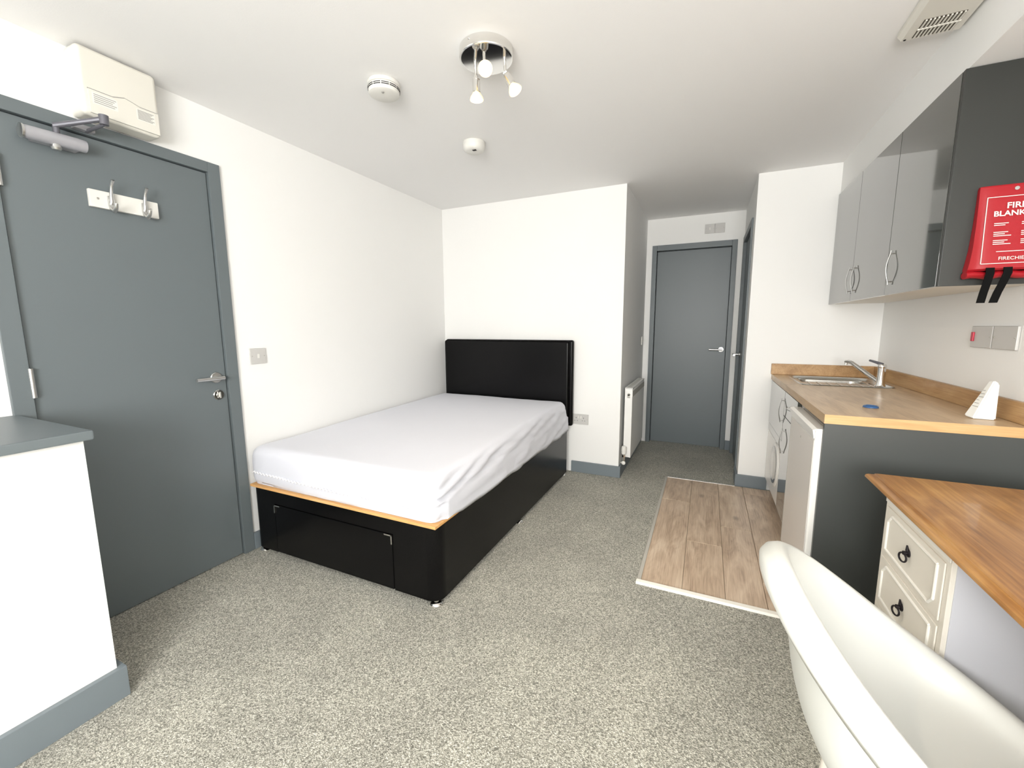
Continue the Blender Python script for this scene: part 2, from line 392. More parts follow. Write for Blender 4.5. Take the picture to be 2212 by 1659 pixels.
box(bm, XP - .014, XP + T, SY0, SY0 + fi, 0, ZD, .003); box(bm, XP - .014, XP + T, SY1 - fi, SY1, 0, ZD, .003); box(bm, XP - .014, XP + T, SY0 + fi, SY1 - fi, ZD - .055, ZD, .003)
box(bm, XP + .0535, XP + .075, SY0 + fi, SY0 + fi + .016, 0, ZD - .055); box(bm, XP + .0535, XP + .075, SY1 - fi - .016, SY1 - fi, 0, ZD - .055); box(bm, XP + .0535, XP + .075, SY0 + fi, SY1 - fi, ZD - .071, ZD - .055)
obj('door_frame', bm, 'grey_paint', d3)
part('door_leaf', 'grey_paint', d3, (XP + .012, XP + .052, SY0 + fi + .003, SY1 - fi - .003, .004, ZD - .058), bev=.002)
lever(d3, (XP + .0115, 1.06, 1.0), (-1, 0, 0), (0, -1, 0), .11, .027)

# ------------------------------------------------------------------ bed
bed = thing('divan_bed', (.66, -1.03, 0), 'black leather divan bed base with drawer and tall padded headboard', 'bed')
BX0, BX1, BY0, BY1, BZ0, BZ1 = .030, 1.290, -2.035, -.105, .028, .386
def round_rect(x0, x1, y0, y1, rr, n=8):
    P = []
    for (cx, cy, a0, r) in ((x1 - rr[0], y0 + rr[0], -90, rr[0]), (x1 - rr[1], y1 - rr[1], 0, rr[1]), (x0 + rr[2], y1 - rr[2], 90, rr[2]), (x0 + rr[3], y0 + rr[3], 180, rr[3])):
        for k in range(n + 1):
            a = math.radians(a0 + 90 * k / n); P.append((cx + r * math.cos(a), cy + r * math.sin(a)))
    return P
DX0, DX1, DZ1 = .212, 1.040, .312
pl = round_rect(BX0, BX1, BY0, BY1, (.06, .02, .02, .05))
bm = bmesh.new()   # carcass, with a real opening for the drawer in its front
inner = round_rect(BX0, BX1, BY0 + .02, BY1, (.045, .02, .02, .035))
prism(bm, inner, 2, BZ0, BZ1)
fr = [q for q in pl if q[1] < BY0 + .021]
box(bm, BX0 + .05, DX0, BY0, BY0 + .03, BZ0, BZ1); box(bm, DX1, BX1 - .06, BY0, BY0 + .03, BZ0, BZ1); box(bm, DX0, DX1, BY0, BY0 + .03, DZ1, BZ1)
for (cx, cy, a0, a1, r) in ((BX1 - .06, BY0 + .06, -90, 0, .06), (BX0 + .05, BY0 + .05, 180, 270, .05)):
    poly = [(cx, cy)] + [(cx + r * math.cos(math.radians(a0 + (a1 - a0) * k / 10)), cy + r * math.sin(math.radians(a0 + (a1 - a0) * k / 10))) for k in range(11)]
    prism(bm, poly, 2, BZ0, BZ1)
obj('base', bm, 'black_leather', bed, angle=40)
dw = part('drawer', 'black_leather', bed, (DX0 + .003, DX1 - .003, BY0 - .002, BY0 + .018, BZ0 + .002, DZ1 - .004), bev=.004)
for x, s in ((DX0, 1), (DX1, -1)):
    part('corner_trim', 'chrome', dw, (min(x + s * .003, x + s * .048), max(x + s * .003, x + s * .048), BY0 - .0065, BY0 - .0022, DZ1 - .010, DZ1 - .004), (min(x + s * .002, x + s * .008), max(x + s * .002, x + s * .008), BY0 - .0065, BY0 - .0022, DZ1 - .05, DZ1 - .004))
part('top_board', 'bed_board', bed, (BX0 - .004, BX1 - .002, BY0 - .006, BY1, BZ1 + .0005, BZ1 + .0135), bev=.001)
for x, y in ((BX1 - .034, BY0 + .030), (BX0 + .04, BY0 + .026), (BX1 - .020, -1.10), (BX1 - .03, BY1 - .04), (BX0 + .05, BY1 - .05)):
    bm = bmesh.new(); lathe(bm, [(.028, 0), (.030, .004), (.024, .012), (.012, .016), (.012, BZ0)], (x, y, .0005), (0, 0, 1), 20); obj('glide', bm, 'chrome', bed)
bm = bmesh.new(); box(bm, .050, 1.318, -.070, -.020, .42, 1.158, .018, 4); hb = obj('headboard', bm, 'black_leather', bed)
bm = bmesh.new(); box(bm, .056, 1.292, -.097, -.068, .44, 1.150, .022, 5); obj('headboard_pad', bm, 'black_leather', hb)
for x in (.35, 1.0):
    part('strut', 'carcass_dark', hb, (x - .03, x + .03, -.1045, -.060, .05, .50))

# mattress in fitted sheet
def mattress():
    bm = bmesh.new()
    x0, x1, y0, y1, z0, z1 = .022, 1.280, -2.026, -.106, .401, .612
    nx, ny, nz = 70, 104, 16; R = .052
    V = {}
    def vert(i, j, k):
        if (i, j, k) in V: return V[(i, j, k)]
        p = Vector((x0 + (x1 - x0) * i / nx, y0 + (y1 - y0) * j / ny, z0 + (z1 - z0) * k / nz))
        q = Vector((min(max(p.x, x0 + R), x1 - R), min(max(p.y, y0 + R), y1 - R), min(max(p.z, z0 + .012), z1 - R)))
        d = p - q
        if d.length > 1e-6 and (d.x or d.y or d.z > 0):
            p = q + d.normalized() * (R if d.z >= 0 else min(R, d.length))
            if d.z < 0:
                h = Vector((d.x, d.y, 0))
                p = Vector((q.x, q.y, z0 + (p.z - z0) * 0)) + (h.normalized() * (R * .92) if h.length > 1e-6 else Vector())
        V[(i, j, k)] = bm.verts.new(p); return V[(i, j, k)]
    for i in range(nx):
        for j in range(ny):
            bm.faces.new([vert(i, j, nz), vert(i + 1, j, nz), vert(i + 1, j + 1, nz), vert(i, j + 1, nz)])
            bm.faces.new([vert(i, j, 0), vert(i, j + 1, 0), vert(i + 1, j + 1, 0), vert(i + 1, j, 0)])
    for i in range(nx):
        for k in range(nz):
            bm.faces.new([vert(i, 0, k), vert(i + 1, 0, k), vert(i + 1, 0, k + 1), vert(i, 0, k + 1)])
            bm.faces.new([vert(i, ny, k), vert(i, ny, k + 1), vert(i + 1, ny, k + 1), vert(i + 1, ny, k)])
    for j in range(ny):
        for k in range(nz):
            bm.faces.new([vert(0, j, k), vert(0, j, k + 1), vert(0, j + 1, k + 1), vert(0, j + 1, k)])
            bm.faces.new([vert(nx, j, k), vert(nx, j + 1, k), vert(nx, j + 1, k + 1), vert(nx, j, k + 1)])
    bm.normal_update()
    for v in bm.verts:
        p = v.co.copy(); u = (p.x - x0) / (x1 - x0); t = (p.y - y0) / (y1 - y0); h = (p.z - z0) / (z1 - z0)
        n = v.normal.copy()
        dz = 0.034 * t * h                                   # thicker towards the headboard
        dz += h * (.006 * noise.noise((p.x * 2.2, p.y * 2.2, 1.3)) + .0015 * noise.noise((p.x * 11, p.y * 5, 4)))
        d = 0.0
        side = max(0.0, n.x) * (1 - h ** 6); foot = max(0.0, -n.y) * (1 - h ** 6)
        if side > 0.1:                                       # taut diagonal wrinkles on the long side, fanning out from the foot corner
            s = p.y - y0
            ph = (h - .25) * 9.0 - s * 6.5 + 2.2 * noise.noise((s * 1.5, h * 2, 2))
            d += side * (.0105 * math.sin(ph * 2.4) * (.35 + .65 * math.exp(-s * 1.6)) + .011 * noise.noise((s * 5 - h * 6, h * 7 + s * 3, 7)) + .005 * noise.noise((s * 9 - h * 14, h * 16 + s * 6, 3)))
            d += side * (.012 * math.sin(PI * min(1, h * 1.15)) - .016 * (1 - h) * math.exp(-s * 2))
            if s < .16: d += side * .004 * math.sin(h * 46 + s * 18)
        if foot > 0.1:
            d += foot * (.010 * math.sin(PI * h) + .004 * noise.noise((p.x * 6, h * 3, 3)) + .0025 * math.sin(p.x * 34 + 3 * noise.noise((p.x * 4, 0, 0))) * max(0, .5 - h))
            d += foot * .004 * math.exp(-((h - .86) / .05) ** 2)
        low = 0.0
        if h < .2 and n.y < -.3: low = .010 * math.sin(p.x * 7 + .7) * (1 - h / .2)   # wavy hem on the foot end
        if n.x > .3 and h < .45:                                                       # sheet pulled down over the edge of the base towards the head
            s = p.y - y0; k = (1 - h / .45) * min(1, max(0, (s - .04) / .16))
            low = -.030 * k; d += .020 * k
        v.co = p + n * d + Vector((0, 0, dz + max(low, -.032)))
        if n.x > .3 and p.y - y0 > .06:
            if h < .001: v.co.x = BX1 + .004; v.co.z = .4005
            elif h < .45: v.co.x = max(v.co.x, BX1 + .0055)
        if v.co.z < .4005 and v.co.x < BX1 + .004: v.co.z = .4005
        v.co.y = min(v.co.y, -.1005)
    return bm
mt = obj('mattress', mattress(), 'sheet', None, angle=180)
tag(mt, 'thick mattress in a white fitted sheet on the black bed base', 'mattress')
bm = bmesh.new()   # zigzag hem stitched across the foot end
tube(bm, [(.06 + 1.13 * k / 90, -2.0385 - .002 * math.sin(k * .3), .4755 - .030 * math.sin(k / 90 * PI * .55) * .6 + .0045 * (1 if k % 2 else -1)) for k in range(91)], .0036, 6)
obj('hem', bm, 'seam_white', mt)
bm = bmesh.new(); tube(bm, [(1.252 + .006 * math.sin(k), -2.012 + .004 * math.sin(k * 1.7), .42 + .165 * k / 20) for k in range(21)], .0028, 6); obj('corner_seam', bm, 'seam_white', mt)

# ------------------------------------------------------------------ things on the left wall
rk = thing('coat_hook_rail', (.001, -2.452, 1.80), 'white coat hook rail with two double metal hooks on the grey door', 'hook rail')
part('board', 'white_plastic', rk, (.0008, .018, -2.572, -2.332, 1.772, 1.842), bev=.003)
for y in (-2.505, -2.388):
    bm = bmesh.new()
    tube(bm, [(.022, y, 1.79), (.030, y, 1.805), (.032, y, 1.835), (.042, y, 1.865), (.060, y, 1.885)], [.010, .009, .0062, .0055, .0062], 12)
    tube(bm, [(.022, y, 1.80), (.026, y, 1.778), (.044, y, 1.764), (.060, y, 1.775), (.064, y, 1.792)], [.009, .010, .0085, .0068, .0075], 12)
    box(bm, .0182, .024, y - .010, y + .010, 1.782, 1.826, .003)
    obj('hook', bm, 'satin_steel', rk)
for y in (-2.545, -2.362):
    bm = bmesh.new(); lathe(bm, [(.0045, 0), (.004, .0018)], (.0182, y, 1.808), (1, 0, 0), 12); obj('screw', bm, 'satin_steel', rk)

cu = thing('consumer_unit', (.0, -2.455, 2.104), 'cream plastic fuse box with sticker labels above the entry door', 'fuse box')
bm = bmesh.new(); box(bm, .001, .098, -2.588, -2.326, 2.1035, 2.356, .016, 4); obj('casing', bm, 'cream_plastic', cu)
bm = bmesh.new()
ft = [(-2.566, 2.198), (-2.49, 2.198), (-2.475, 2.203), (-2.45, 2.211), (-2.425, 2.205), (-2.40, 2.198), (-2.336, 2.198)]
prism(bm, [(-2.336, 2.112), (-2.566, 2.112)] + ft, 0, .0985, .106); fl = obj('flap', bm, 'cream_plastic', cu, smooth=False)
bm = bmesh.new(); tube(bm, [(.0995, y, z + .003) for y, z in ft], .0022, 6); obj('shadow_gap', bm, 'print_grey', fl)
for y0, y1, z0, z1 in ((-2.556, -2.478, 2.148, 2.190), (-2.415, -2.350, 2.146, 2.192)):
    st = part('sticker', 'label_paper', fl, (.1062, .1068, y0, y1, z0, z1), smooth=False)
    for k in range(5 if y0 < -2.5 else 8):
        zz = z1 - .006 - k * (.0072 if y0 < -2.5 else .0048)
        part('print_line', 'print_grey', st, (.1069, .1072, y0 + .004, y1 - .004 - .006 * (k % 3), zz - .0016, zz + .0012), smooth=False)

def plate(name, c, n, w_, h_, label, cat, group=None, rockers=1, sockets=0, red=False, screws='h', m='switch_plastic'):
    """wall plate: c centre on the wall face, n outward normal (axis aligned)"""
    c = Vector(c); n = Vector(n); u = Vector((0, 0, 1)).cross(n).normalized()
    t = thing(name, c + n * .0008 - Vector((0, 0, h_ / 2)), label, cat, group)
    def bx(bm, a0, a1, b0, b1, d0, d1, bev=0):
        P = [c + u * a + Vector((0, 0, b)) + n * d for a in (a0, a1) for b in (b0, b1) for d in (d0, d1)]
        box(bm, min(q.x for q in P), max(q.x for q in P), min(q.y for q in P), max(q.y for q in P), min(q.z for q in P), max(q.z for q in P), bev)
    bm = bmesh.new(); bx(bm, -w_ / 2, w_ / 2, -h_ / 2, h_ / 2, .0008, .010, .0025); obj('plate', bm, m, t)
    for k in range(rockers):
        a = (k - (rockers - 1) / 2) * .022
        bm = bmesh.new()
        if red: bx(bm, -w_ / 2 + .012, -w_ / 2 + .030, -.020, .020, .0102, .0165, .002)
        else: bx(bm, a - .0065, a + .0065, -.012 if not sockets else .008, .012 if not sockets else .032, .0102, .0135, .0015)
        obj('rocker', bm, 'red_rocker' if red else 'white_plastic', t)
    for k in range(sockets):
        a = (k - (sockets - 1) / 2) * .066
        for da, db, ww, hh in ((0, .016, .0045, .009), (-.011, -.008, .007, .0045), (.011, -.008, .007, .0045)):
            bm = bmesh.new(); bx(bm, a + da - ww / 2, a + da + ww / 2, db - hh / 2 - .004, db + hh / 2 - .004, .0101, .0104); obj('pin_hole', bm, 'dark_slot', t, smooth=False)
    for s in (-1, 1):
        bm = bmesh.new(); lathe(bm, [(.0032, 0), (.0028, .0012)], c + u * s * (w_ / 2 - .011) + n * .0101, n, 12); obj('screw', bm, 'grille_grey', t)
    return t
plate('light_switch', (0, -1.915, 1.115), (1, 0, 0), .093, .088, 'single grey light switch on the wall between entry door and bed', 'switch')
plate('wall_socket', (1.370, 0, .475), (0, -1, 0), .150, .090, 'double wall socket beside the bed headboard', 'socket', rockers=2, sockets=2)
plate('fused_spur', (2.302, YA, 2.222), (0, -1, 0), .090, .090, 'fused spur plate with white rocker above the far door', 'switch')
plate('blank_plate', (2.392, YA, 2.222), (0, -1, 0), .088, .090, 'blank grey plate next to the fused spur above the far door', 'wall plate', rockers=0)
plate('light_switch', (XA, 1.13, 1.118), (1, 0, 0), .088, .088, 'white light switch on the alcove wall above the radiator', 'switch', m='white_plastic')
plate('cooker_switch', (XR, -.985, 1.222), (-1, 0, 0), .150, .092, 'grey cooker switch plate with red rocker above the worktop', 'switch', red=True)
plate('blank_plate', (XR, -1.143, 1.222), (-1, 0, 0), .150, .092, 'plain grey wall plate beside the red rocker switch above the worktop', 'wall plate', rockers=0)

# ------------------------------------------------------------------ radiator
rd = thing('radiator', (1.77, .39, .165), 'white panel radiator with thermostatic valve in the alcove', 'radiator')
RY0, RY1, RZ0, RZ1, RX0, RX1 = .03, .745, .172, .768, 1.738, 1.800
part('panel', 'radiator_white', rd, (RX1 - .014, RX1, RY0 + .004, RY1 - .004, RZ0, RZ1 - .012), (RX0, RX0 + .012, RY0 + .004, RY1 - .004, RZ0, RZ1 - .012), bev=.004)
bm = bmesh.new()
for k in range(18):
    y = RY0 + .03 + k * (RY1 - RY0 - .06) / 17; box(bm, RX0 + .012, RX1 - .014, y - .004, y + .004, RZ0 + .04, RZ1 - .03)
obj('convector_fins', bm, 'radiator_white', rd, smooth=False)['kind'] = 'stuff'
for y0, y1 in ((RY0, RY0 + .006), (RY1 - .006, RY1)):
    ep = part('end_panel', 'radiator_white', rd, (RX0 + .001, RX1 - .001, y0, y1, RZ0 + .004, RZ1 - .002), bev=.002)
    if y0 == RY0:
        bm = bmesh.new(); lathe(bm, [(.011, 0), (.011, -.002)], (RX0 + .032, RY0 - .0005, RZ1 - .055), (0, 1, 0), 20); box(bm, RX0 + .021, RX0 + .043, RY0 - .0025, RY0 - .0005, RZ1 - .085, RZ1 - .055); obj('vent_slot', bm, 'grille_grey', ep)
g = part('top_grille', 'radiator_white', rd, (RX0, RX1, RY0, RY1, RZ1 - .010, RZ1), bev=.003)
for k in range(26):
    y = RY0 + .03 + k * (RY1 - RY0 - .06) / 25
    part('grille_slot', 'grille_grey', g, (RX0 + .014, RX1 - .016, y - .008, y + .003, RZ1 + .0001, RZ1 + .0005), smooth=False)
part('front_band', 'grille_grey', rd, (RX1 + .0002, RX1 + .0012, RY0 + .01, RY1 - .01, RZ1 - .075, RZ1 - .028), smooth=False)
vx, vy = 1.752, -.005
bm = bmesh.new(); lathe(bm, [(.010, .0), (.018, .004), (.0205, .012), (.0215, .05), (.019, .066), (.012, .072)], (vx, vy, .208), (0, 0, 1), 24); va = obj('valve_head', bm, 'white_plastic', rd)
bm = bmesh.new(); tube(bm, [(vx, vy, .209), (vx, vy, .150)], [.0105, .0095], 16); lathe(bm, [(.014, 0), (.014, .018)], (vx, vy, .185), (0, 0, 1), 6); tube(bm, [(vx, vy, .196), (vx, RY0 + .012, .196)], .008, 12); obj('valve_body', bm, 'chrome', va)
bm = bmesh.new(); tube(bm, [(vx, vy, .152), (vx, vy, .135)], .0075, 12); lathe(bm, [(.005, -.012), (.0155, -.008), (.0165, 0), (.0155, .008), (.005, .012)], (vx, vy - .003, .136), (0, 1, 0), 18); tube(bm, [(vx, vy, .136), (XA + ST + .001, .01, .130)], .007, 10); obj('pipe', bm, 'white_plastic', va)

# ------------------------------------------------------------------ ceiling things
sm = thing('smoke_detector', (.945, -1.850, H), 'large round white smoke alarm with dark vent slits on the ceiling', 'smoke alarm')
bm = bmesh.new(); lathe(bm, [(.070, -.0008), (.072, -.006), (.072, -.016), (.066, -.019)], (.945, -1.85, H), n=48); obj('base', bm, 'white_plastic', sm)
bm = bmesh.new(); lathe(bm, [(.068, -.0185), (.070, -.022), (.068, -.044)], (.945, -1.85, H), n=48); sb = obj('vent_ring', bm, 'white_plastic', sm)
for zz in (-.0265, -.0335):
    for k in range(12):
        bm = bmesh.new()
        a0 = 2 * PI * (k + .06) / 12; a1 = 2 * PI * (k + .94) / 12
        rr = .0708
        rings(bm, [[Vector((.945 + (rr + dr) * math.cos(a0 + (a1 - a0) * q / 6), -1.85 + (rr + dr) * math.sin(a0 + (a1 - a0) * q / 6), H + zz + dz)) for dr, dz in ((-.003, -.0014), (0, -.0014), (0, .0014), (-.003, .0014))] for q in range(7)])
        obj('vent_slit', bm, 'dark_slot', sb, smooth=False)
bm = bmesh.new(); lathe(bm, [(.068, -.0435), (.066, -.048), (.055, -.054), (.001, -.056)], (.945, -1.85, H), n=48); sc = obj('cover', bm, 'white_plastic', sm)
bm = bmesh.new(); lathe(bm, [(.006, -.0555), (.005, -.0585)], (.965, -1.882, H), n=16); obj('test_button', bm, 'print_grey', sc)

hd = thing('heat_detector', (1.005, -1.140, H), 'small round white domed detector with a printed mark on the ceiling', 'heat alarm')
bm = bmesh.new(); lathe(bm, [(.066, -.0008), (.068, -.005), (.067, -.020)], (1.005, -1.14, H), n=44); obj('base', bm, 'white_plastic', hd)
bm = bmesh.new(); lathe(bm, [(.0665, -.0195), (.066, -.034), (.060, -.046), (.048, -.054), (.001, -.057)], (1.005, -1.14, H), n=44); hc = obj('cover', bm, 'white_plastic', hd)
for k in range(4):
    part('printed_mark', 'dark_slot', hc, (1.012 + k * .006, 1.0155 + k * .006, -1.176, -1.160, H - .0572, H - .0535), smooth=False)

cl_ = thing('ceiling_spotlight', (1.474, -1.858, H), 'chrome round ceiling light with three lit spot bulbs', 'ceiling light')
RC = Vector((1.474, -1.858, H))
bm = bmesh.new(); lathe(bm, [(.105, -.0008), (.107, -.003), (.107, -.032), (.104, -.0365), (.098, -.038), (.001, -.038)], RC, n=64); ro = obj('base_plate', bm, 'chrome', cl_)
bm = bmesh.new(); lathe(bm, [(.004, 0), (.004, .003)], RC + Vector((-.02, -.1055, -.012)), (0, -1, 0), 12); obj('fixing_screw', bm, 'chrome', ro)
heads = [((1.425, -1.895), (-.030, .012, -.060), 1), ((1.528, -1.815), (.010, .055, -.055), .5), ((1.492, -1.905), (.06, -.045, -.045), .6)]
SPOTS = [  # (arm foot on plate, joint, head direction)
    (Vector((1.428, -1.868, H - .037)), Vector((1.428, -1.862, H - .095)), Vector((-.010, .06, -1.0))),
    (Vector((1.546, -1.842, H - .036)), Vector((1.548, -1.836, H - .095)), Vector((.50, .08, -.85))),
    (Vector((1.462, -1.852, H - .038)), Vector((1.470, -1.870, H - .072)), Vector((.45, -.72, -.50)))]
for a, j, d in SPOTS:
    d = d.normalized()
    bm = bmesh.new(); tube(bm, [a, a * .5 + j * .5, j], .0058, 12); lathe(bm, [(.008, -.007), (.0095, 0), (.008, .007)], j, d.cross(Vector((1, 0.2, 0))), 14)
    am = obj('arm', bm, 'chrome', cl_)
    bm = bmesh.new(); lathe(bm, [(.008, .002), (.0155, .006), (.0165, .012), (.0165, .052), (.0145, .054)], j, d, 24); obj('lamp_holder', bm, 'chrome', am)
    bm = bmesh.new(); lathe(bm, [(.013, .050), (.0165, .058), (.0245, .070), (.0275, .080)], j, d, 24, cap=False); obj('bulb_reflector', bm, 'bulb_glass', am, solid=.001)
    bm = bmesh.new(); lathe(bm, [(.0265, .0785), (.0255, .082), (.014, .086), (.001, .087)], j, d, 24); obj('bulb_lens', bm, 'bulb_glow', am)
    lp = bpy.data.lights.new('spot_bulb', 'SPOT'); lp.energy = 11.0; lp.color = (1.0, .84, .62); lp.spot_size = math.radians(105); lp.spot_blend = .7; lp.shadow_soft_size = .022
    q = bpy.data.objects.new('spot_bulb_light', lp); COL.objects.link(q); q.parent = cl_
    q.location = j + d * .092 - wpos(cl_); q.rotation_euler = d.to_track_quat('-Z', 'Y').to_euler()

xv = thing('extractor_vent', (3.014, -1.40, H), 'square cream extractor fan with slatted grille on the ceiling', 'extractor fan')
VX0, VX1, VY0, VY1 = 2.925, 3.1075, -1.53, -1.275
bm = bmesh.new()
rings(bm, [[Vector((a, b, z)) for a, b in ((VX0 + i, VY0 + i), (VX1 - i, VY0 + i), (VX1 - i, VY1 - i), (VX0 + i, VY1 - i))] for i, z in ((0, H - .0008), (0, H - .016), (.010, H - .036))], cap=True)
vb = obj('housing', bm, 'cream_plastic', xv, smooth=False)
part('grille_well', 'brown_slot', vb, (2.962, 3.074, -1.40, -1.296, H - .0375, H - .0362), smooth=False)
for k in range(10):
    x = 2.962 + .112 * (k + .5) / 10
    part('slat', 'cream_plastic', xv, (x - .0024, x + .0024, -1.40, -1.296, H - .041, H - .0376), smooth=False)
part('cross_bar', 'cream_plastic', xv, (2.960, 3.076, -1.352, -1.348, H - .042, H - .0378), smooth=False)
bm = bmesh.new(); lathe(bm, [(.004, 0), (.004, -.002)], (2.943, -1.292, H - .036), n=12); obj('screw', bm, 'dark_slot', xv)

# ------------------------------------------------------------------ kitchen: handles
def bow_handle(parent, x, y, z, L=.128, horiz=False):
    bm = bmesh.new()
    def P(dx, t): return (x - dx, y + t, z) if horiz else (x - dx, y, z + t)
    pts = [P(.009, -L / 2 - .014), P(.0105, -L / 2)] + [P(.0105 + .0105 * math.sin(PI * k / 10), -L / 2 + L * k / 10) for k in range(1, 10)] + [P(.0105, L / 2), P(.009, L / 2 + .014)]
    tube(bm, pts, .0027, 8)
    for s in (-1, 1): tube(bm, [P(.0003, s * L / 2), P(.0105, s * L / 2)], .0027, 8)
    return obj('handle', bm, 'satin_steel', parent)

# wall cabinets
def wall_cab(y0, y1, splits, handles, label, end=False):
    t = thing('wall_cabinet', ((XC + XR) / 2, (y0 + y1) / 2, ZC0), label, 'wall cabinet', 'wall cabinets over the worktop')
    part('carcass', 'carcass_cream', t, (XC + .021, XR - .001, y0 + (.019 if end else 0), y1, ZC0 + .004, ZC1 - .001), bev=.001)
    if end: part('end_panel', 'panel_dark', t, (XC + .001, XR - .001, y0, y0 + .018, ZC0, ZC1 - .0005), bev=.001)['label'] = 'dark grey end panel'
    ys = [y1] + splits + [y0 + (.0015 if end else 0)]
    for (a, b), hy in zip(zip(ys, ys[1:]), handles):
        d = part('door', 'gloss_grey', t, (XC, XC + .020, b + .0015 + (.018 if end and b == ys[-1] else 0), a - .0015, ZC0 + .001, ZC1 - .001), bev=.0012)
        bow_handle(d, XC, hy, 1.540)
    return t
wall_cab(-.842, YP - .001, [-.297], [-.262, -.355], 'glossy grey double door wall cabinet against the white end wall')
wall_cab(YN, -.843, [], [-.900], 'glossy grey single door wall cabinet with the fire blanket on its end', True)

# fire blanket
FBX = 3.262
fb = thing('fire_blanket', (FBX, YN - .02, 1.43), 'red fire blanket pouch with white print and black pull straps', 'fire blanket')
bm = bmesh.new()
prof = [(1.752, .016, .086), (1.745, .022, .088), (1.70, .027, .088), (1.62, .036, .089), (1.54, .046, .092), (1.49, .052, .097), (1.468, .053, .100), (1.462, .046, .099)]
rr = []
for z, dp, hw in prof:
    ring = []
    for k in range(25):
        a = -1 + 2 * k / 24; ring.append(Vector((FBX + hw * a, YN - .001 - dp * (1 - abs(a) ** 8 * .35), z)))
    ring += [Vector((FBX + hw, YN - .0012, z)), Vector((FBX - hw, YN - .0012, z))]
    rr.append(ring)
rings(bm, rr)
po = obj('pouch', bm, 'red_pouch', fb)
bm = bmesh.new(); rr = []
for k in range(13):
    a = PI * k / 12; rr.append(None)
sec = [(math.cos(2 * PI * k / 16), math.sin(2 * PI * k / 16)) for k in range(16)]
rings(bm, [[Vector((FBX - .103 + .206 * q / 12, YN - .024 + .021 * c, 1.449 + .013 * s_ + .003 * math.sin(q * 1.3))) for c, s_ in sec] for q in range(13)])
obj('folded_flap', bm, 'red_pouch', fb)
for x0, x1 in ((FBX - .052, FBX - .062), (FBX - .008, FBX - .030)):
    bm = bmesh.new()
    path = [(x0, YN - .060, 1.470), (x0, YN - .063, 1.450), (x0 * .7 + x1 * .3, YN - .060, 1.42), (x0 * .3 + x1 * .7, YN - .056, 1.385), (x1, YN - .053, 1.350)]
    rings(bm, [[Vector((x - .011, y - .0012, z)), Vector((x + .011, y - .0012, z)), Vector((x + .011, y + .0012, z)), Vector((x - .011, y + .0012, z))] for x, y, z in path]); obj('strap', bm, 'black_fabric', fb)
sl = math.atan2(.0255, .21)
def fbm(x, z):   # a point on the sloping front of the pouch, facing the room
    pts = [(q[0], q[1]) for q in prof]
    for (za, da), (zb, db) in zip(pts, pts[1:]):
        if za >= z >= zb: dp = da + (db - da) * (za - z) / (za - zb)
    return Matrix.Translation((x, YN - .0034 - dp, z)) @ Matrix.Rotation(math.radians(90) - sl, 4, 'X')
text('lettering', 'FIRE', .0275, 'print_white', po, fbm(FBX + .003, 1.678), .0006)
text('lettering', 'BLANKET', .0250, 'print_white', po, fbm(FBX, 1.652), .0006)
text('lettering', 'FIRECHIEF', .0160, 'print_white', po, fbm(FBX + .002, 1.500), .0001)
def strip(x0, x1, z, th):
    bm = bmesh.new(); n = 8
    q = [fbm(x0 + (x1 - x0) * k / n, z).translation for k in range(n + 1)]
    rings(bm, [[p + Vector((0, -.0006, -th)), p + Vector((0, -.0006, th)), p + Vector((0, .0006, th)), p + Vector((0, .0006, -th))] for p in q]); return bm
def vstrip(x, z0, z1, th):
    bm = bmesh.new(); n = 14
    q = [fbm(x(z0 + (z1 - z0) * k / n), z0 + (z1 - z0) * k / n).translation for k in range(n + 1)]
    rings(bm, [[p + Vector((-th, -.0006, 0)), p + Vector((th, -.0006, 0)), p + Vector((th, .0006, 0)), p + Vector((-th, .0006, 0))] for p in q]); return bm
obj('border_line', strip(FBX - .071, FBX + .071, 1.710, .0011), 'print_white', po); obj('border_line', strip(FBX - .077, FBX + .077, 1.484, .0011), 'print_white', po)
for s in (-1, 1): obj('border_line', vstrip(lambda z, s=s: FBX + s * (.071 + .006 * (1.71 - z) / .226), 1.710, 1.484, .0011), 'print_white', po)
for c0 in (-.050, .018):
    for r_, nn in ((1.620, 2), (1.590, 3), (1.562, 3)):
        for k in range(nn):
            obj('instruction_line', strip(FBX + c0, FBX + c0 + .044 - .008 * ((k + 1) % 3), r_ - k * .0062, .0013), 'print_white', po)
obj('instruction_line', strip(FBX - .04, FBX + .04, 1.524, .0011), 'print_white', po)
bm = bmesh.new(); lathe(bm, [(.006, -.001), (.006, .001), (.003, .0012)], fbm(FBX, 1.735).translation, (0, -1, 0), 16); obj('eyelet', bm, 'satin_steel', po)

# ------------------------------------------------------------------ kitchen: worktop, sink, tap
XW = 2.790; YW = -1.398; ZW = .910; ZWB = .872
SX0, SX1, SY0_, SY1_ = 2.872, 3.345, -.405, .118
wt = thing('worktop', (3.1, -.6, ZWB), 'oak effect kitchen worktop with raised upstand', 'worktop')
hx0, hx1, hy0, hy1 = SX0 + .010, SX1 - .010, SY0_ + .010, SY1_ - .010
bm = bmesh.new()
box(bm, XW, hx0, YW + .0006, YP - .0005, ZWB, ZW); box(bm, hx1, XR - .0005, YW + .0006, YP - .0005, ZWB, ZW)
box(bm, hx0, hx1, YW + .0006, hy0, ZWB, ZW); box(bm, hx0, hx1, hy1, YP - .0005, ZWB, ZW)
obj('slab', bm, 'worktop_oak', wt, smooth=False)
part('end_band', 'worktop_edge', wt, (XW + .0003, XR - .0005, YW - .0004, YW + .0005, ZWB, ZW - .0005), smooth=False)
part('upstand', 'upstand_oak_shade', wt, (XR - .020, XR - .0005, YW, YP - .0205, ZW + .0003, .990), (XW - .006, XR - .0005, YP - .020, YP - .0005, ZW + .0003, .990), bev=.003)
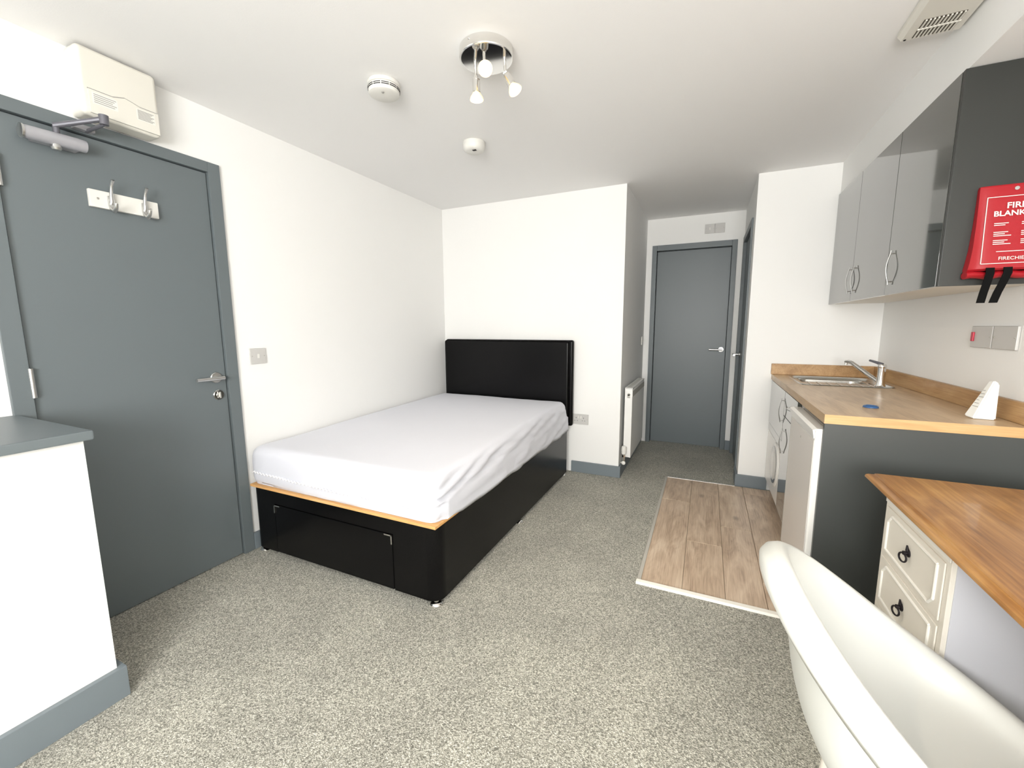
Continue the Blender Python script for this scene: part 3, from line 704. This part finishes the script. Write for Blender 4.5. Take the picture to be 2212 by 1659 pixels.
sk = thing('sink', ((SX0 + SX1) / 2, (SY0_ + SY1_) / 2, .75), 'stainless steel inset sink with ribbed drainer in the worktop', 'sink')
def rrect(x0, x1, y0, y1, r, z, n=6): return [Vector((a, b, z)) for a, b in round_rect(x0, x1, y0, y1, (r, r, r, r), n)]
bm = bmesh.new()
rings(bm, [rrect(SX0, SX1, SY0_, SY1_, .07, ZW + .0006), rrect(SX0 + .004, SX1 - .004, SY0_ + .004, SY1_ - .004, .068, ZW + .0045), rrect(SX0 + .016, SX1 - .016, SY0_ + .016, SY1_ - .016, .06, ZW + .0035), rrect(SX0 + .026, SX1 - .026, SY0_ + .026, SY1_ - .026, .055, ZW - .008), rrect(SX0 + .03, SX1 - .03, SY0_ + .03, SY1_ - .03, .05, ZW - .009)], cap=False)
obj('rim', bm, 'steel', sk, angle=60)
bx0, bx1, by0, by1 = SX0 + .05, SX1 - .05, -.145, SY1_ - .04
bm = bmesh.new()
rings(bm, [rrect(bx0, bx1, by0, by1, .06, ZW - .009), rrect(bx0 + .01, bx1 - .01, by0 + .01, by1 - .01, .055, ZW - .02), rrect(bx0 + .02, bx1 - .02, by0 + .02, by1 - .02, .05, ZW - .12), rrect(bx0 + .05, bx1 - .05, by0 + .05, by1 - .05, .03, ZW - .135)], cap=False)
bm.faces.new([v for v in bm.verts if abs(v.co.z - (ZW - .135)) < 1e-5]); obj('bowl', bm, 'steel', sk, angle=60)
bm = bmesh.new()   # flat tray around the bowl
a = (SX0 + .03, SX1 - .03, SY0_ + .03, SY1_ - .03)
box(bm, a[0], a[1], a[2], by0, ZW - .0115, ZW - .009); box(bm, a[0], a[1], by1, a[3], ZW - .0115, ZW - .009); box(bm, a[0], bx0, by0, by1, ZW - .0115, ZW - .009); box(bm, bx1, a[1], by0, by1, ZW - .0115, ZW - .009)
obj('drainer', bm, 'steel', sk, smooth=False)
for k in range(7):
    x = SX0 + .075 + k * .052
    bm = bmesh.new(); tube(bm, [(x, a[2] + .03, ZW - .0085), (x + .004, by0 - .02, ZW - .0075)], .0052, 8); obj('rib', bm, 'steel', sk)
bm = bmesh.new(); lathe(bm, [(.034, 0), (.034, .003), (.03, .0035)], ((bx0 + bx1) / 2, (by0 + by1) / 2, ZW - .1345), n=24); obj('waste', bm, 'dark_slot', sk)

TX, TY = 3.272, -.352
tp = thing('mixer_tap', (TX, TY, ZW), 'chrome mixer tap with long upswept spout at the sink', 'tap')
bm = bmesh.new(); lathe(bm, [(.026, .0052), (.0265, .008), (.023, .014), (.019, .04), (.019, .112), (.022, .118), (.022, .128), (.018, .136), (.001, .138)], (TX, TY, ZW), n=28); obj('body', bm, 'chrome', tp)
bm = bmesh.new(); tube(bm, [(TX - .004, TY + .012, ZW + .03), (TX - .03, TY + .05, ZW + .055), (TX - .068, TY + .12, ZW + .095), (TX - .098, TY + .176, ZW + .127), (TX - .112, TY + .204, ZW + .134), (TX - .120, TY + .220, ZW + .132)], [.011, .0115, .0115, .0115, .011, .0105], 14)
tube(bm, [(TX - .118, TY + .216, ZW + .130), (TX - .118, TY + .216, ZW + .112)], .0095, 14); obj('spout', bm, 'chrome', tp)
bm = bmesh.new(); tube(bm, [(TX, TY, ZW + .134), (TX - .018, TY + .025, ZW + .143), (TX - .044, TY + .060, ZW + .153)], [.010, .008, .006], 12); obj('lever', bm, 'arm_grey', tp)

bm = bmesh.new(); lathe(bm, [(.0265, .0004), (.0275, .003), (.0275, .007), (.024, .010), (.020, .0105), (.018, .007), (.001, .007)], (3.008, -1.150, ZW + .0004), n=36)
pg = obj('sink_plug', bm, 'blue_plastic'); tag(pg, 'small round blue cap lying on the worktop', 'plug')
bm = bmesh.new(); lathe(bm, [(.029, .0002), (.0295, .0018), (.0268, .0022)], (3.008, -1.150, ZW + .0004), n=36); obj('metal_rim', bm, 'satin_steel', pg)

# folded leaflet standing on the worktop
lf = thing('folded_leaflet', (3.318, -1.272, ZW), 'white folded card leaflet standing upright on the worktop', 'leaflet')
bm = bmesh.new()
bot = [Vector((3.279, -1.228, ZW + .006)), Vector((3.289, -1.272, ZW + .001)), Vector((3.352, -1.278, ZW + .001)), Vector((3.356, -1.235, ZW + .001))]
top = [Vector((3.336, -1.236, 1.058)), Vector((3.337, -1.266, 1.064)), Vector((3.350, -1.274, 1.050)), Vector((3.352, -1.240, 1.050))]
rings(bm, [bot, [b * .5 + t_ * .5 for b, t_ in zip(bot, top)], top]); bmesh.ops.bevel(bm, geom=list(bm.edges), offset=.004, segments=2, affect='EDGES'); obj('card', bm, 'card_white', lf)
for k in range(6):
    t0 = .30 + .085 * k
    A_ = bot[0].lerp(top[0], t0); B_ = bot[1].lerp(top[1], t0); nrm = Vector((-1, 0, .35)).normalized() * .0012
    bm = bmesh.new(); tube(bm, [A_.lerp(B_, .25) + nrm, A_.lerp(B_, .9 - .15 * (k % 3)) + nrm], .0011, 6); obj('print_line', bm, 'print_grey', lf)

# ------------------------------------------------------------------ kitchen: base units
XF = 2.795; U0, U1, U2 = YP - .001, -.419, -.819
su = thing('sink_cabinet', (3.1, (U0 + U1) / 2, .12), 'glossy grey base cabinet door under the sink, above the porthole appliance', 'base cabinet', 'base units under the worktop')
part('carcass', 'carcass_cream', su, (XF + .021, XR - .021, U1 + .001, U0, .53, .735), (XF + .021, XF + .06, U1 + .001, U0, .735, ZWB - .001))
dr = part('door', 'gloss_grey', su, (XF, XF + .020, U1 + .004, U0 - .001, .547, .864), bev=.0012); bow_handle(dr, XF, -.368, .735)
part('rail', 'gloss_grey', su, (XF + .002, XF + .020, U1 + .0025, U0 - .001, .490, .543), bev=.001)
wm = thing('washing_machine', (3.05, -.11, 0), 'white appliance with round ringed porthole below the sink cabinet', 'washing machine')
bm = bmesh.new(); box(bm, XF + .002, XR - .03, U1 + .004, U0 - .001, .105, .486, .006, 2); bd = obj('body', bm, 'appliance_white', wm)
part('plinth', 'carcass_dark', wm, (XF + .055, XF + .075, U1 + .004, U0 - .02, .0065, .104), (XF + .075, XR - .05, U1 + .02, U0 - .02, .0065, .104))
PC = Vector((XF + .0018, -.235, .335))
bm = bmesh.new(); lathe(bm, [(.150, 0), (.150, .004), (.142, .009), (.130, .010), (.126, .008)], PC, (-1, 0, 0), 48); pr = obj('porthole_ring', bm, 'appliance_white', wm)
bm = bmesh.new(); lathe(bm, [(.1265, .0075), (.125, .0105), (.108, .0105)], PC, (-1, 0, 0), 48); obj('seal_ring', bm, 'porthole_dark', pr)
bm = bmesh.new(); lathe(bm, [(.1075, .009), (.100, .013), (.07, .017), (.001, .019)], PC, (-1, 0, 0), 48); obj('porthole_dome', bm, 'appliance_white', pr)
du = thing('drawer_cabinet', (3.1, (U1 + U2) / 2, .12), 'narrow glossy grey base unit with drawer over door beside the fridge', 'base cabinet', 'base units under the worktop')
part('carcass', 'carcass_cream', du, (XF + .021, XR - .021, U2, U1, .105, ZWB - .001))
part('plinth', 'carcass_dark', du, (XF + .055, XF + .071, U2, U1, .0065, .105))
dd = part('drawer', 'gloss_grey', du, (XF, XF + .020, U2 + .0015, U1 - .0015, .716, .864), bev=.0012); bow_handle(dd, XF, -.640, .792, .128, True)
dr = part('door', 'gloss_grey', du, (XF, XF + .020, U2 + .0015, U1 - .0015, .108, .712), bev=.0012); bow_handle(dr, XF, -.474, .560)
fg = thing('fridge', (3.08, -1.10, 0), 'white under-counter fridge between drawer unit and dark end panel', 'fridge')
FY0, FY1 = -1.378, -.828; XFD = 2.768
bm = bmesh.new(); box(bm, XFD + .052, XR - .04, FY0, FY1, .03, .838, .004); obj('body', bm, 'appliance_white', fg)
bm = bmesh.new(); box(bm, XFD, XFD + .048, FY0, FY1 + .003, .07, .838, .010, 3); fd = obj('door', bm, 'appliance_white', fg)
part('door_skin', 'fridge_door', fd, (XFD - .0022, XFD - .0002, FY0 + .004, FY1 - .030, .09, .790), bev=.0008)
bm = bmesh.new(); prism(bm, [(XFD - .010, .836), (XFD + .006, .842), (XFD + .04, .842), (XFD + .04, .8385), (XFD - .0005, .8345), (XFD - .0005, .800), (XFD - .004, .800)], 1, FY0 + .002, FY1 - .006); obj('grip_rail', bm, 'appliance_white', fd, smooth=False)
bm = bmesh.new(); lathe(bm, [(.006, .0002), (.005, .0012)], (XFD - .0022, -1.12, .745), (-1, 0, 0), 16); obj('badge', bm, 'grille_grey', fd)
part('foot', 'dark_slot', fg, (XFD + .07, XFD + .11, FY0 + .03, FY0 + .07, .0065, .030), (XFD + .07, XFD + .11, FY1 - .07, FY1 - .03, .0065, .030), (XR - .12, XR - .08, FY0 + .03, FY0 + .07, .0065, .030), (XR - .12, XR - .08, FY1 - .07, FY1 - .03, .0065, .030))
ep = part('unit_end_panel', 'panel_grey', None, (XW + .002, XR - .001, YW, YW + .018, .0065, ZWB - .0005), bev=.001)
tag(ep, 'tall dark grey end panel holding up the worktop beside the fridge', 'panel')

# ------------------------------------------------------------------ desk
dk = thing('desk', (3.14, -2.5, 0), 'cream painted pedestal desk with orange pine top', 'desk')
DX, DTOP = 2.90, .760
bm = bmesh.new()   # moulded top: ogee edge swept round the outline
prof = [(0.000, .7600), (-.004, .7598), (-.0065, .7565), (-.0075, .7540), (-.018, .7520), (-.024, .7480), (-.026, .7430), (-.026, .7390), (-.022, .7360), (-.013, .7340), (-.006, .7300), (-.005, .7260), (0, .7240)]
TX0, TX1, TY0, TY1 = 2.896, XR - .003, -3.36, -1.668
def outline(o, z): return [Vector((TX0 + o, TY0 + o, z)), Vector((TX1, TY0 + o, z)), Vector((TX1, TY1 - o, z)), Vector((TX0 + o, TY1 - o, z))]
rings(bm, [outline(o, z) for o, z in prof]); obj('desk_top', bm, 'desk_pine', dk, angle=25)
def pedestal(y0, y1):
    p = part('pedestal', 'cream_paint', dk, (DX, XR - .012, y0, y1, .05, .7235), bev=.002)
    part('plinth', 'cream_paint', p, (DX - .006, XR - .012, y0 - .006, y1 + .006, .0005, .06), bev=.003)
    part('top_rail', 'moulding_white', p, (DX - .003, DX - .0003, y0 + .002, y1 - .002, .700, .7230), bev=.001)
    for z0, z1 in ((.535, .690), (.365, .520), (.085, .350)):
        d = part('drawer', 'cream_paint', dk, (DX - .0045, DX - .0004, y0 + .020, y1 - .020, z0, z1), bev=.0015)
        a, b, c, e, ch = y0 + .048, y1 - .048, z0 + .018, z1 - .018, .024
        for q0, q1 in (((a + ch, c), (b, c)), ((b, c), (b, e - ch)), ((b, e - ch), (b - ch, e)), ((b - ch, e), (a, e)), ((a, e), (a, c + ch)), ((a, c + ch), (a + ch, c))):
            bm = bmesh.new(); tube(bm, [(DX - .005, q0[0], q0[1]), (DX - .005, q1[0], q1[1])], .0042, 8); obj('moulding', bm, 'moulding_white', d)
        ym, zm = (y0 + y1) / 2, (z0 + z1) / 2 + .006
        bm = bmesh.new(); lathe(bm, [(.011, 0), (.011, .003), (.006, .006), (.006, .014), (.003, .016)], (DX - .0046, ym, zm), (-1, 0, 0), 16)
        tube(bm, [(DX - .009, ym, zm + .008), (DX - .011, ym, zm + .024)], [.005, .002], 8)
        hd_ = obj('ring_pull', bm, 'iron', d)
        for k in (0,):
            tube_pts = [(DX - .018 - .004 * math.sin(PI * i / 20 * 2), ym + .013 * math.sin(2 * PI * i / 20), zm - .014 + .013 * math.cos(2 * PI * i / 20)) for i in range(21)]
            tube(bm2 := bmesh.new(), tube_pts, .0026, 8)
            me = bpy.data.meshes.new('ring'); bm2.to_mesh(me); bm2.free(); me.transform(Matrix.Translation(-wpos(dk)))
            bj = bmesh.new(); bj.from_mesh(hd_.data); bj.from_mesh(me); bj.to_mesh(hd_.data); bj.free()
pedestal(-2.172, -1.762)
part('side_shade_sheet', 'panel_shade', dk, (DX + .010, XR - .014, -2.175, -2.1724, .06, .7232))['label'] = 'thin sheet on the inner side, tinted with its shade'  # added sheet, carries the kneehole shade as a bluish grey colour
pedestal(-3.345, -2.935)
part('modesty_panel', 'cream_paint', dk, (XR - .030, XR - .012, -2.935, -2.172, .20, .7235))

# ------------------------------------------------------------------ tub chair
CX, CY, CR, CH, CA, CB, CK, CS, CN = 2.765, -2.534, .041, .801, .258, .31, 1.407, .423, 2.2
ch = thing('tub_chair', (CX, CY, 0), 'white moulded plastic tub chair pushed up to the desk', 'chair')
def rimp(ph, off):
    c, s = math.cos(ph), math.sin(ph); q = (abs(c) ** CN + abs(s) ** CN) ** (-1 / CN)
    x, y = -CA * c * q, CB * s * q; L = math.hypot(x, y); f = 1 + off / L
    return x * f, y * f, CS + (CH - CS) * ((1 + c) / 2) ** CK
def cw(x, y, z): return Vector((CX + x * math.cos(CR) - y * math.sin(CR), CY + x * math.sin(CR) + y * math.cos(CR), z))
bm = bmesh.new(); NP = 96; cols = []
for i in range(NP):
    ph = 2 * PI * i / NP; col = []
    flange = .2 + .8 * ((1 + math.cos(ph)) / 2) ** .35
    for off, dz in ((.036, -.050), (.046, -.030), (.047, -.016), (.040, -.005), (.026, .002), (.010, .003), (0, -.001)):
        x, y, z = rimp(ph, off * flange); col.append(cw(x, y, z + dz * flange))
    x, y, z = rimp(ph, 0); zs = .400
    for k in range(1, 15):
        t = k / 15
        b0, b1, b2, b3 = (1 - t) ** 3, 3 * t * (1 - t) ** 2, 3 * t * t * (1 - t), t ** 3
        fx = b0 + b1 * .87 + b2 * .98; fz = b0 * z + b1 * (zs + .30 * (z - zs)) + b2 * (zs - .012) + b3 * zs
        col.append(cw(x * fx, y * fx, fz - .001))
    cols.append(col)
vs = [[bm.verts.new(q) for q in c] for c in cols]; cen = bm.verts.new(cw(0, 0, .3985))
for i in range(NP):
    a, b = vs[i], vs[(i + 1) % NP]
    for k in range(len(a) - 1): bm.faces.new((a[k], a[k + 1], b[k + 1], b[k]))
    bm.faces.new((a[-1], cen, b[-1]))
obj('shell', bm, 'chair_plastic', ch, angle=180, solid=.006)
for sx in (-1, 1):
    for sy in (-1, 1):
        bm = bmesh.new(); tube(bm, [cw(sx * .11, sy * .12, .385), cw(sx * .12, sy * .14, .20), cw(sx * .13, sy * .16, .0008)], [.018, .018, .011], 14); obj('leg', bm, 'cream_paint', ch)
bm = bmesh.new(); box(bm, CX - .14, CX + .14, CY - .14, CY + .14, .380, .392, .004); obj('seat_mount', bm, 'chair_plastic', ch)
